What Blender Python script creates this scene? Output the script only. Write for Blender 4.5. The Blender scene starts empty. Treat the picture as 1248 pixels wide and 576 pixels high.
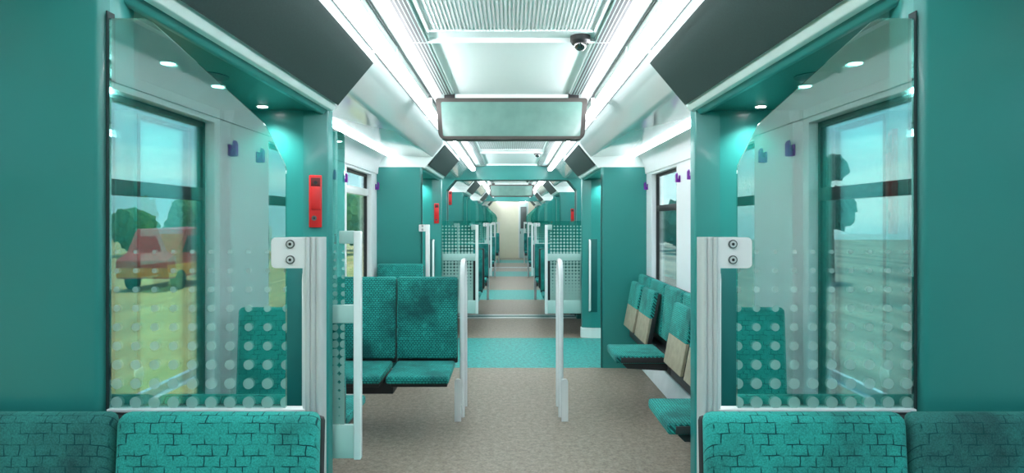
import bpy, bmesh, math, random
from mathutils import Vector, Matrix
random.seed(7)
S = bpy.context.scene
C = S.collection
EYE = 1.45                      # camera height; all section heights below are given relative to it

# ------------------------------------------------------------------ materials
def lin(c):
    return tuple(((v/255)/12.92 if v/255 <= .04045 else ((v/255+.055)/1.055)**2.4) for v in c) + (1,)
def base_mat(name):
    m = bpy.data.materials.new(name); m.use_nodes = True
    nt = m.node_tree; nt.nodes.clear()
    out = nt.nodes.new('ShaderNodeOutputMaterial')
    return m, nt, out
def N(nt, t, **kw):
    n = nt.nodes.new(t)
    for k, v in kw.items():
        if k.startswith('i_'):
            key = k[2:]
            key = int(key) if key.isdigit() else key.replace('_', ' ')
            n.inputs[key].default_value = v
        else: setattr(n, k, v)
    return n
def princ(nt, out, rough=.5, metal=0., coat=0., spec=.5):
    p = N(nt, 'ShaderNodeBsdfPrincipled'); p.inputs['Roughness'].default_value = rough
    p.inputs['Metallic'].default_value = metal; p.inputs['Coat Weight'].default_value = coat
    p.inputs['Coat Roughness'].default_value = .08; p.inputs['Coat IOR'].default_value = 1.5 if coat < 1. else 1.9
    p.inputs['Specular IOR Level'].default_value = spec
    nt.links.new(p.outputs[0], out.inputs[0]); return p
def mat(name, col, rough=.5, metal=0., coat=0., var=.06, nscale=6., bump=0., bscale=200., spec=.5, emis=None):
    """a painted, moulded or metal surface with a little procedural unevenness"""
    m, nt, out = base_mat(name); L = nt.links.new
    p = princ(nt, out, rough, metal, coat, spec)
    tc = N(nt, 'ShaderNodeTexCoord')
    n = N(nt, 'ShaderNodeTexNoise', i_Scale=nscale, i_Detail=3.)
    L(tc.outputs['Object'], n.inputs['Vector'])
    r = N(nt, 'ShaderNodeValToRGB')
    c = lin(col)
    r.color_ramp.elements[0].position = .3; r.color_ramp.elements[1].position = .7
    r.color_ramp.elements[0].color = tuple(v*(1-var) for v in c[:3])+(1,)
    r.color_ramp.elements[1].color = tuple(min(1, v*(1+var)) for v in c[:3])+(1,)
    L(n.outputs['Fac'], r.inputs[0]); L(r.outputs[0], p.inputs['Base Color'])
    if bump:
        b = N(nt, 'ShaderNodeTexNoise', i_Scale=bscale, i_Detail=2.)
        L(tc.outputs['Object'], b.inputs['Vector'])
        bp = N(nt, 'ShaderNodeBump', i_Strength=bump, i_Distance=.002)
        L(b.outputs['Fac'], bp.inputs['Height']); L(bp.outputs[0], p.inputs['Normal'])
    if emis:
        p.inputs['Emission Color'].default_value = lin(emis[0]); p.inputs['Emission Strength'].default_value = emis[1]
    return m

def fabric(name, light, dark, bw=.032, bh=.0235, thick=.0016, m0=.40, m1=.56):
    m, nt, out = base_mat(name); L = nt.links.new
    p = princ(nt, out, .85, spec=.25)
    p.inputs['Sheen Weight'].default_value = .3; p.inputs['Sheen Tint'].default_value = lin((120, 220, 205))
    tc = N(nt, 'ShaderNodeTexCoord'); sx = N(nt, 'ShaderNodeSeparateXYZ'); L(tc.outputs['Object'], sx.inputs[0])
    add = N(nt, 'ShaderNodeMath', operation='ADD'); L(sx.outputs[1], add.inputs[0]); L(sx.outputs[2], add.inputs[1])
    cb = N(nt, 'ShaderNodeCombineXYZ'); L(sx.outputs[0], cb.inputs[0]); L(add.outputs[0], cb.inputs[1])
    # hand-drawn wobble of the little blocks
    wn = N(nt, 'ShaderNodeTexNoise', i_Scale=34., i_Detail=1.); L(cb.outputs[0], wn.inputs['Vector'])
    wv = N(nt, 'ShaderNodeVectorMath', operation='MULTIPLY_ADD')
    L(wn.outputs['Color'], wv.inputs[0]); wv.inputs[1].default_value = (.007, .007, 0); L(cb.outputs[0], wv.inputs[2])
    br = N(nt, 'ShaderNodeTexBrick', i_Scale=1., i_Mortar_Size=thick, i_Mortar_Smooth=.25, i_Brick_Width=bw, i_Row_Height=bh)
    br.offset = .5; br.inputs['Color1'].default_value = (0, 0, 0, 1); br.inputs['Color2'].default_value = (.0, .0, .0, 1)
    br.inputs['Mortar'].default_value = (1, 1, 1, 1); L(wv.outputs[0], br.inputs['Vector'])
    nm = N(nt, 'ShaderNodeTexNoise', i_Scale=30., i_Detail=2.); L(cb.outputs[0], nm.inputs['Vector'])
    mr = N(nt, 'ShaderNodeMapRange', i_1=m0, i_2=m1); L(nm.outputs['Fac'], mr.inputs[0])
    mm = N(nt, 'ShaderNodeMath', operation='MULTIPLY'); L(br.outputs['Fac'], mm.inputs[0]); L(mr.outputs[0], mm.inputs[1])
    # faded and darker areas of the weave
    big = N(nt, 'ShaderNodeTexNoise', i_Scale=4.2, i_Detail=4., i_Roughness=.6)
    oi = N(nt, 'ShaderNodeObjectInfo'); off = N(nt, 'ShaderNodeVectorMath', operation='ADD')
    L(tc.outputs['Object'], off.inputs[0]); L(oi.outputs['Location'], off.inputs[1]); L(off.outputs[0], big.inputs['Vector'])
    cr = N(nt, 'ShaderNodeValToRGB'); cr.color_ramp.elements[0].position = .34; cr.color_ramp.elements[1].position = .56
    cr.color_ramp.elements[0].color = lin(dark); cr.color_ramp.elements[1].color = lin(light)
    L(big.outputs['Fac'], cr.inputs[0])
    fine = N(nt, 'ShaderNodeTexNoise', i_Scale=330., i_Detail=2.); L(tc.outputs['Object'], fine.inputs['Vector'])
    fr = N(nt, 'ShaderNodeMapRange', i_1=.3, i_2=.7, i_3=.72, i_4=1.25); L(fine.outputs['Fac'], fr.inputs[0])
    sc = N(nt, 'ShaderNodeVectorMath', operation='SCALE'); L(cr.outputs[0], sc.inputs[0]); L(fr.outputs[0], sc.inputs['Scale'])
    mx = N(nt, 'ShaderNodeMix', data_type='RGBA'); L(mm.outputs[0], mx.inputs['Factor'])
    L(sc.outputs[0], mx.inputs[6]); mx.inputs[7].default_value = lin((12, 66, 68))
    L(mx.outputs[2], p.inputs['Base Color'])
    bp = N(nt, 'ShaderNodeBump', i_Strength=.35, i_Distance=.002); L(fine.outputs['Fac'], bp.inputs['Height'])
    L(bp.outputs[0], p.inputs['Normal'])
    return m

def glass(name, tint, refl, rough=.0, dots=False, r0=.11, alpha=.5):
    """thin tinted pane: partly see-through, partly mirroring; optionally the frosted halftone dots"""
    m, nt, out = base_mat(name); L = nt.links.new
    t = N(nt, 'ShaderNodeBsdfTransparent'); t.inputs[0].default_value = tint+(1,)
    g = N(nt, 'ShaderNodeBsdfGlossy'); g.inputs['Roughness'].default_value = rough; g.inputs[0].default_value = (.95, 1, .99, 1)
    fr = N(nt, 'ShaderNodeLayerWeight', i_Blend=.25)
    ma = N(nt, 'ShaderNodeMath', operation='MULTIPLY_ADD'); L(fr.outputs['Fresnel'], ma.inputs[0])
    ma.inputs[1].default_value = .6; ma.inputs[2].default_value = refl; ma.use_clamp = True
    mx = N(nt, 'ShaderNodeMixShader'); L(ma.outputs[0], mx.inputs[0]); L(t.outputs[0], mx.inputs[1]); L(g.outputs[0], mx.inputs[2])
    last = mx
    if dots:
        tc = N(nt, 'ShaderNodeTexCoord'); sx = N(nt, 'ShaderNodeSeparateXYZ'); L(tc.outputs['Object'], sx.inputs[0])
        P = .0414
        def cell(i, o):
            a = N(nt, 'ShaderNodeMath', operation='MULTIPLY_ADD'); L(sx.outputs[i], a.inputs[0]); a.inputs[1].default_value = 1/P; a.inputs[2].default_value = o
            f = N(nt, 'ShaderNodeMath', operation='FRACT'); L(a.outputs[0], f.inputs[0])
            s = N(nt, 'ShaderNodeMath', operation='SUBTRACT'); L(f.outputs[0], s.inputs[0]); s.inputs[1].default_value = .5
            q = N(nt, 'ShaderNodeMath', operation='POWER'); L(s.outputs[0], q.inputs[0]); q.inputs[1].default_value = 2
            fl = N(nt, 'ShaderNodeMath', operation='FLOOR'); L(a.outputs[0], fl.inputs[0])
            return q, fl
        qx, _ = cell(0, 200.5-.02); qz, fz = cell(2, 200.0+.12)
        d = N(nt, 'ShaderNodeMath', operation='ADD'); L(qx.outputs[0], d.inputs[0]); L(qz.outputs[0], d.inputs[1])
        dd = N(nt, 'ShaderNodeMath', operation='SQRT'); L(d.outputs[0], dd.inputs[0])
        # dot radius grows row by row downwards (rows counted from the object's base)
        row = N(nt, 'ShaderNodeMath', operation='SUBTRACT'); L(fz.outputs[0], row.inputs[0]); row.inputs[1].default_value = 200+round(1.383/P)
        rad = N(nt, 'ShaderNodeMapRange', i_1=0., i_2=-24., i_3=r0, i_4=.71, clamp=False); L(row.outputs[0], rad.inputs[0])
        lt = N(nt, 'ShaderNodeMath', operation='LESS_THAN'); L(dd.outputs[0], lt.inputs[0]); L(rad.outputs[0], lt.inputs[1])
        below = N(nt, 'ShaderNodeMath', operation='LESS_THAN'); L(row.outputs[0], below.inputs[0]); below.inputs[1].default_value = .5
        on = N(nt, 'ShaderNodeMath', operation='MULTIPLY'); L(lt.outputs[0], on.inputs[0]); L(below.outputs[0], on.inputs[1])
        sn = N(nt, 'ShaderNodeSeparateXYZ'); L(tc.outputs['Normal'], sn.inputs[0])
        ff = N(nt, 'ShaderNodeMath', operation='LESS_THAN'); L(sn.outputs[1], ff.inputs[0]); ff.inputs[1].default_value = -.5
        o2 = N(nt, 'ShaderNodeMath', operation='MULTIPLY'); L(on.outputs[0], o2.inputs[0]); L(ff.outputs[0], o2.inputs[1]); on = o2
        al = N(nt, 'ShaderNodeMath', operation='MULTIPLY'); L(on.outputs[0], al.inputs[0]); al.inputs[1].default_value = alpha
        df = N(nt, 'ShaderNodeBsdfDiffuse'); df.inputs[0].default_value = lin((205, 232, 226))
        tl = N(nt, 'ShaderNodeBsdfTranslucent'); tl.inputs[0].default_value = lin((200, 230, 224))
        dm = N(nt, 'ShaderNodeMixShader', i_0=.45); L(df.outputs[0], dm.inputs[1]); L(tl.outputs[0], dm.inputs[2])
        m2 = N(nt, 'ShaderNodeMixShader'); L(al.outputs[0], m2.inputs[0]); L(mx.outputs[0], m2.inputs[1]); L(dm.outputs[0], m2.inputs[2])
        last = m2
    L(last.outputs[0], out.inputs[0])
    return m

def floor_mat(name, c1, c2, sx=7., rough=.55):
    m, nt, out = base_mat(name); L = nt.links.new
    p = princ(nt, out, rough, spec=.45)
    tc = N(nt, 'ShaderNodeTexCoord')
    a = N(nt, 'ShaderNodeTexNoise', i_Scale=26., i_Detail=6., i_Roughness=.72); L(tc.outputs['Object'], a.inputs['Vector'])
    v = N(nt, 'ShaderNodeTexVoronoi', i_Scale=75.); L(tc.outputs['Object'], v.inputs['Vector'])
    s = N(nt, 'ShaderNodeMath', operation='MULTIPLY_ADD'); L(v.outputs['Distance'], s.inputs[0]); s.inputs[1].default_value = .22; L(a.outputs['Fac'], s.inputs[2])
    r = N(nt, 'ShaderNodeValToRGB'); r.color_ramp.elements[0].position = .42; r.color_ramp.elements[1].position = .78
    r.color_ramp.elements[0].color = lin(c1); r.color_ramp.elements[1].color = lin(c2)
    L(s.outputs[0], r.inputs[0]); L(r.outputs[0], p.inputs['Base Color'])
    rr = N(nt, 'ShaderNodeMapRange', i_1=.3, i_2=.8, i_3=rough-.1, i_4=rough+.15); L(a.outputs['Fac'], rr.inputs[0]); L(rr.outputs[0], p.inputs['Roughness'])
    return m

M = {}
M['teal']    = mat('teal painted panel', (40, 132, 127), .36, coat=.12, var=.03, nscale=2.)
M['teal_ceiling'] = mat('teal speckled ceiling', (24, 112, 104), .45, var=.12, nscale=140.)
M['teal_dark'] = mat('dark teal recess', (10, 92, 90), .5)
M['seam']    = mat('dark seam rubber', (10, 40, 42), .7)  # dark lining of seals and panel gaps
M['white']   = mat('white wall panel', (240, 244, 246), .3, coat=.2, var=.02, nscale=2.)
M['ceil']    = mat('glossy mint white ceiling', (240, 252, 250), .14, spec=1., coat=1., var=.02, nscale=1.5)
M['ceil_matt'] = mat('mint white ceiling panel', (240, 252, 250), .3, coat=.2, var=.02, nscale=1.5)
M['ceil_dimmed'] = mat('mint ceiling darkened beside lamps', (150, 170, 166), .4, var=.02, nscale=1.5)  # ceiling mint darkened in colour to offset the glare beside the lamps
M['rail']    = mat('pale mint edge rail', (226, 244, 240), .35)
M['clamp']   = mat('pale mint lacquered clamp', (178, 208, 203), .3, coat=.3, var=.02)
M['lacq']    = mat('white lacquered steel', (240, 242, 242), .25, coat=.3, var=.02)
M['alu']     = mat('brushed aluminium', (214, 217, 217), .32, metal=.35, var=.03)
M['steel']   = mat('dark grey metal', (92, 98, 98), .4, metal=.6)
M['black']   = mat('black plastic', (20, 22, 24), .4)
M['charcoal']= mat('charcoal seat shell', (46, 46, 48), .5)
M['wood']    = mat('beige laminate', (160, 152, 130), .55, var=.12, nscale=22., bump=.15, bscale=90.)
M['fabric']  = fabric('teal block pattern moquette', (48, 164, 154), (42, 104, 100), thick=.0015)
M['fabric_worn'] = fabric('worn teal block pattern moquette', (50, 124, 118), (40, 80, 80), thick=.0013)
M['fabric_small'] = fabric('teal fine pattern moquette', (44, 162, 152), (28, 94, 92), bw=.022, bh=.015, thick=.0024, m0=.25, m1=.45)
M['poster']  = mat('dark grey green poster panel', (42, 60, 58), .55, var=.12, nscale=150., spec=.3)
M['frame_grey'] = mat('bronze grey housing', (56, 52, 48), .5)
M['screen']  = mat('grey green display glass', (92, 130, 121), .25, var=.10, nscale=9., coat=.3)
M['red']     = mat('red plastic', (206, 34, 34), .4)
M['red_dark']= mat('dark red recess', (90, 12, 14), .5)
M['purple']  = mat('purple coat hook', (112, 22, 150), .4)
M['rubber']  = mat('black window rubber', (24, 26, 28), .6)
M['beige']   = mat('beige end wall', (232, 232, 210), .5, var=.02)
M['skirt']   = mat('white skirting', (240, 244, 242), .4)
M['lamp']    = mat('luminous lamp cover', (240, 244, 244), .35, emis=((248, 250, 255), 1.8))
M['lamp_side'] = mat('luminous lamp flank', (240, 244, 244), .35, emis=((250, 250, 255), 36.))
M['lamp_outer'] = mat('luminous lamp outer slope', (240, 244, 244), .35, emis=((248, 250, 255), 3.2))
M['cove_fill'] = mat('added cove fill glow', (240, 244, 244), .35, emis=((246, 250, 255), 15.))  # emission added along the cove edge to brighten the outer ceiling
M['bulb']    = mat('lit downlight lens', (255, 255, 255), .3, emis=((255, 255, 255), 14.))
M['glass']   = glass('dotted partition glass', (.50, .84, .80), .40, dots=True)
M['glass_far'] = glass('densely dotted partition glass', (.50, .84, .80), .25, dots=True, r0=.24, alpha=.75)
M['pane']    = glass('window pane glass', (.80, .90, .90), .03)
M['floor']   = floor_mat('speckled beige floor', (108, 97, 85), (156, 145, 131))
M['floor_teal'] = floor_mat('speckled teal floor', (6, 104, 101), (72, 172, 165))

# ------------------------------------------------------------------ mesh builder
class MB:
    def __init__(self): self.bm = bmesh.new(); self.mi = 0
    def _mi(self, faces):
        for f in faces: f.material_index = self.mi
    def box(self, x0, x1, y0, y1, z0, z1, bev=0., seg=2):
        x0, x1 = sorted((x0, x1)); y0, y1 = sorted((y0, y1)); z0, z1 = sorted((z0, z1))
        r = bmesh.ops.create_cube(self.bm, size=1.)
        vs = r['verts']
        for v in vs:
            v.co = Vector(((x0+x1)/2+v.co.x*(x1-x0), (y0+y1)/2+v.co.y*(y1-y0), (z0+z1)/2+v.co.z*(z1-z0)))
        fs = list({f for v in vs for f in v.link_faces}); self._mi(fs)
        if bev:
            es = list({e for v in vs for e in v.link_edges})
            r = bmesh.ops.bevel(self.bm, geom=es, offset=bev, segments=seg, profile=.5, affect='EDGES')
            self._mi(r['faces']); vs = list({v for f in r['faces'] for v in f.verts} | {v for v in vs if v.is_valid})
        return vs
    def prism(self, pts, a0, a1, axis='y'):
        """closed polygon (2-D points) swept between a0 and a1 along an axis; y: (x,z)  x: (y,z)  z: (x,y)"""
        def P(p, a):
            return {'y': (p[0], a, p[1]), 'x': (a, p[0], p[1]), 'z': (p[0], p[1], a)}[axis]
        A = [self.bm.verts.new(P(p, a0)) for p in pts]; B = [self.bm.verts.new(P(p, a1)) for p in pts]
        n = len(pts); fs = []
        for i in range(n): fs.append(self.bm.faces.new((A[i], A[(i+1) % n], B[(i+1) % n], B[i])))
        fs.append(self.bm.faces.new(A[::-1])); fs.append(self.bm.faces.new(B)); self._mi(fs)
        return A+B
    def sheet(self, pts, y0, y1):
        """open profile (x,z) swept along y"""
        A = [self.bm.verts.new((p[0], y0, p[1])) for p in pts]; B = [self.bm.verts.new((p[0], y1, p[1])) for p in pts]
        self._mi([self.bm.faces.new((A[i], A[i+1], B[i+1], B[i])) for i in range(len(pts)-1)])
    def cyl(self, p0, p1, r, seg=20, r1=None, caps=True):
        p0, p1 = Vector(p0), Vector(p1); d = p1-p0
        res = bmesh.ops.create_cone(self.bm, cap_ends=caps, segments=seg, radius1=r, radius2=r if r1 is None else r1, depth=d.length)
        q = d.to_track_quat('Z', 'Y').to_matrix().to_4x4()
        bmesh.ops.transform(self.bm, matrix=Matrix.Translation((p0+p1)/2) @ q, verts=res['verts'])
        self._mi({f for v in res['verts'] for f in v.link_faces})
    def ball(self, c, r, sc=(1, 1, 1), seg=20):
        res = bmesh.ops.create_uvsphere(self.bm, u_segments=seg, v_segments=seg//2, radius=r)
        for v in res['verts']: v.co = Vector((v.co.x*sc[0]+c[0], v.co.y*sc[1]+c[1], v.co.z*sc[2]+c[2]))
        self._mi({f for v in res['verts'] for f in v.link_faces})
    def tube(self, pts, r, seg=14):
        pts = [Vector(p) for p in pts]; rings = []
        up = Vector((1, 0, 0))
        for i, p in enumerate(pts):
            t = (pts[min(i+1, len(pts)-1)]-pts[max(i-1, 0)]).normalized()
            a = up-t*up.dot(t)
            if a.length < .05: a = Vector((0, 1, 0))-t*t.y
            a.normalize(); b = t.cross(a)
            rings.append([self.bm.verts.new(p+a*math.cos(k*2*math.pi/seg)*r+b*math.sin(k*2*math.pi/seg)*r) for k in range(seg)])
        fs = []
        for i in range(len(rings)-1):
            for k in range(seg):
                fs.append(self.bm.faces.new((rings[i][k], rings[i][(k+1) % seg], rings[i+1][(k+1) % seg], rings[i+1][k])))
        fs.append(self.bm.faces.new(rings[0][::-1])); fs.append(self.bm.faces.new(rings[-1])); self._mi(fs)
    def build(self, name, m, parent=None, smooth=True, loc=None):
        bm = self.bm; bmesh.ops.recalc_face_normals(bm, faces=bm.faces)
        me = bpy.data.meshes.new(name)
        if loc is not None: bmesh.ops.translate(bm, vec=-Vector(loc), verts=bm.verts)
        bm.to_mesh(me); bm.free()
        for k in (m if isinstance(m, (list, tuple)) else [m]): me.materials.append(k)
        o = bpy.data.objects.new(name, me); C.objects.link(o)
        if loc is not None: o.location = loc
        if parent: o.parent = parent
        if smooth:
            me.polygons.foreach_set('use_smooth', [True]*len(me.polygons))
            try: me.set_sharp_from_angle(angle=math.radians(32))
            except Exception: pass
        return o

def rounded(pts, radii, n=6):
    """round the corners of a closed 2-D polygon"""
    out = []; L = len(pts)
    for i, p in enumerate(pts):
        r = radii[i] if isinstance(radii, (list, tuple)) else radii
        P, A, B = Vector(p), Vector(pts[i-1]), Vector(pts[(i+1) % L])
        if r <= 0: out.append(tuple(P)); continue
        a, b = (A-P).normalized(), (B-P).normalized()
        ang = a.angle(b); d = min(r/math.tan(ang/2), (A-P).length*.49, (B-P).length*.49)
        s, e = P+a*d, P+b*d
        for k in range(n+1):
            t = k/n; out.append(tuple((s*(1-t)+P*t)*(1-t)+(P*(1-t)+e*t)*t))
    return out

def tag(o, label=None, cat=None, group=None, kind=None):
    if label: o['label'] = label
    if cat: o['category'] = cat
    if group: o['group'] = group
    if kind: o['kind'] = kind
    return o
def thing(name, loc, label, cat, group=None, rz=0.):
    o = bpy.data.objects.new(name, None); C.objects.link(o); o.location = loc; o.rotation_euler = (0, 0, rz)
    o.empty_display_size = .1
    return tag(o, label, cat, group)
def struct(o): o['kind'] = 'structure'; return o
def copy_tree(o, parent=None):
    c = o.copy(); C.objects.link(c)
    if parent: c.parent = parent
    for ch in [k for k in bpy.data.objects if k.parent == o]: copy_tree(ch, c)
    return c
def Z(rel): return EYE+rel

# ------------------------------------------------------------------ layout along the car (metres from the camera)
PORTALS = [(1.37, 2.95), (6.16, 7.73), (11.5, 13.1), (16.3, 17.9), (21.5, 23.1)]
BEAMS = [(9.25, 9.60), (19.2, 19.5)]
Y0, Y1 = -2.0, 24.3
BAYS = [(Y0, 1.37), (2.95, 6.16), (7.73, 9.25), (9.60, 11.5), (13.1, 16.3), (17.9, 19.2), (19.5, 21.5), (23.1, Y1)]
W = 1.33       # white side wall
WD = 1.38      # door wall

# ---- floor
f = MB()
f.box(-1.45, 1.45, Y0-.05, Y1+.05, -.08, -.004)
struct(f.build('floor', M['floor'], smooth=False))
floor_o = bpy.data.objects['floor']
for a, b in PORTALS:
    f = MB(); f.box(-1.37, 1.37, a, b, -.004, .0)
    tag(f.build('entrance_floor', M['floor_teal'], floor_o, smooth=False), 'speckled teal floor covering in the doorway')
for a, b in BAYS:
    f = MB(); f.box(-1.37, 1.37, a, b, -.004, .0)
    f.build('aisle_floor', M['floor'], floor_o, smooth=False)
for a, b in BEAMS:
    f = MB()
    f.box(-.96, .96, a, a+.1, -.004, .012); f.box(-.96, .96, b-.1, b, -.004, .012); f.build('threshold_sill', M['alu'], floor_o)
    f = MB(); f.box(-.96, .96, a+.1, b-.1, -.004, .006); f.build('threshold_plate', M['teal_dark'], floor_o)

# ---- ceiling profile, half section (x, rel z)
cprof = [(0, .835), (.30, .835), (.372, .835)]
def ceiling(a, b, name):
    pass
segs_c = MB()
for sx in (-1, 1):
    # centre strip: fixed panels outside the recessed grille field, then slope and flat outer panel
    segs_c.mi = 1; segs_c.sheet([(sx*x, Z(z)) for x, z in [(0, .84), (.378, .84), (.378, .825)]], Y0, Y1)
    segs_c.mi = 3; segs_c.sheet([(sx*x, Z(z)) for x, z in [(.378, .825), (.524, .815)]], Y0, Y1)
    segs_c.mi = 2; segs_c.sheet([(sx*x, Z(z)) for x, z in [(.524, .815), (.524, .83), (.64, .83), (.64, .787)]], Y0, Y1)
    segs_c.mi = 0; segs_c.sheet([(sx*x, Z(z)) for x, z in [(.64, .787), (.66, .771), (.775, .636), (.80, .628), (.83, .628), (1.16, .645), (1.21, .652), (1.21, .70), (1.42, .70)]], Y0, Y1)
o = struct(segs_c.build('ceiling', [M['ceil'], M['ceil_matt'], M['seam'], M['ceil_dimmed']]))
ceil_o = o
# fine panel joints across and along the ceiling
jt = MB()
for y in (2.86, 4.75, 7.55, 9.2, 12.3, 14.9, 17.5):
    jt.box(-.52, .52, y, y+.006, Z(.8165), Z(.86))
    for sx in (-1, 1): jt.box(sx*.645, sx*.524, y, y+.005, Z(.77), Z(.80))
jt.build('panel_joint', M['ceil_matt'], ceil_o, smooth=False)

# ---- side walls
WIN = {0: [(-1.75, -.67), (-.05, 1.20)], 1: [(3.15, 4.42), (5.03, 5.92)], 2: [(7.95, 9.05)], 3: [(9.85, 11.2)],
       4: [(13.3, 14.5), (15.1, 16.1)], 5: [(18.1, 19.0)], 6: [(19.8, 21.2)], 7: []}
WZ0, WZ1 = Z(-.80), Z(.44)
nwin = 0
for sx, side in ((-1, 'left'), (1, 'right')):
    w = MB(); cv = MB(); sk = MB()
    for i, (a, b) in enumerate(BAYS):
        ys = [a]
        for (p, q) in WIN[i]: ys += [p, q]
        ys.append(b)
        for k in range(0, len(ys), 2): w.box(sx*W, sx*(W+.075), ys[k], ys[k+1], 0, Z(.47))
        for (p, q) in WIN[i]:
            w.box(sx*W, sx*(W+.075), p, q, 0, WZ0); w.box(sx*W, sx*(W+.075), p, q, WZ1, Z(.47))
        # curved cove between wall and ceiling
        prof = [(1.21, .655), (1.20, .668), (1.205, .70), (1.36, .70), (1.36, .462), (1.318, .462), (1.316, .475), (1.312, .52), (1.298, .57), (1.272, .615), (1.235, .65)]
        cv.prism([(sx*x, Z(z)) for x, z in prof], a, b)
        sk.prism([(sx*x, z) for x, z in [(1.272, 0), (1.335, 0), (1.335, .17), (1.31, .16), (1.278, .06)]], a, b)
    o = struct(w.build('wall_'+side, M['white'], smooth=False))
    cv.build('cove_panel', M['white'], o)
    struct(sk.build('baseboard_'+side, M['skirt']))
    for i in range(len(BAYS)):
        for (p, q) in WIN[i]:
            nwin += 1
            fr = MB()
            t = .022
            fr.box(sx*1.372, sx*1.40, p, p+t, WZ0, WZ1); fr.box(sx*1.372, sx*1.40, q-t, q, WZ0, WZ1)
            fr.box(sx*1.372, sx*1.40, p, q, WZ0, WZ0+t); fr.box(sx*1.372, sx*1.40, p, q, WZ1-t, WZ1)
            wo = struct(fr.build('window_%d' % nwin, M['rubber'], smooth=False))
            tb = MB()
            if sx < 0 and i == 1: tb.box(sx*1.355, sx*1.395, p, q, Z(.235), Z(.30), .004)
            else: tb.box(sx*1.365, sx*1.395, p+t, q-t, Z(.09), Z(.145), .004); 
            tb.build('transom_bar', M['lacq'] if (sx < 0 and i == 1) else M['rubber'], wo)
            pn = MB(); pn.box(sx*1.384, sx*1.390, p+.01, q-.01, WZ0+.01, WZ1-.01); pn.build('window_pane', M['pane'], wo, smooth=False)
            rv = MB()   # sill board and jamb linings
            rv.box(sx*1.335, sx*1.385, p+.0, q, WZ0-.004, WZ0+.012, .003); rv.build('window_sill', M['lacq'], wo)

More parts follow.
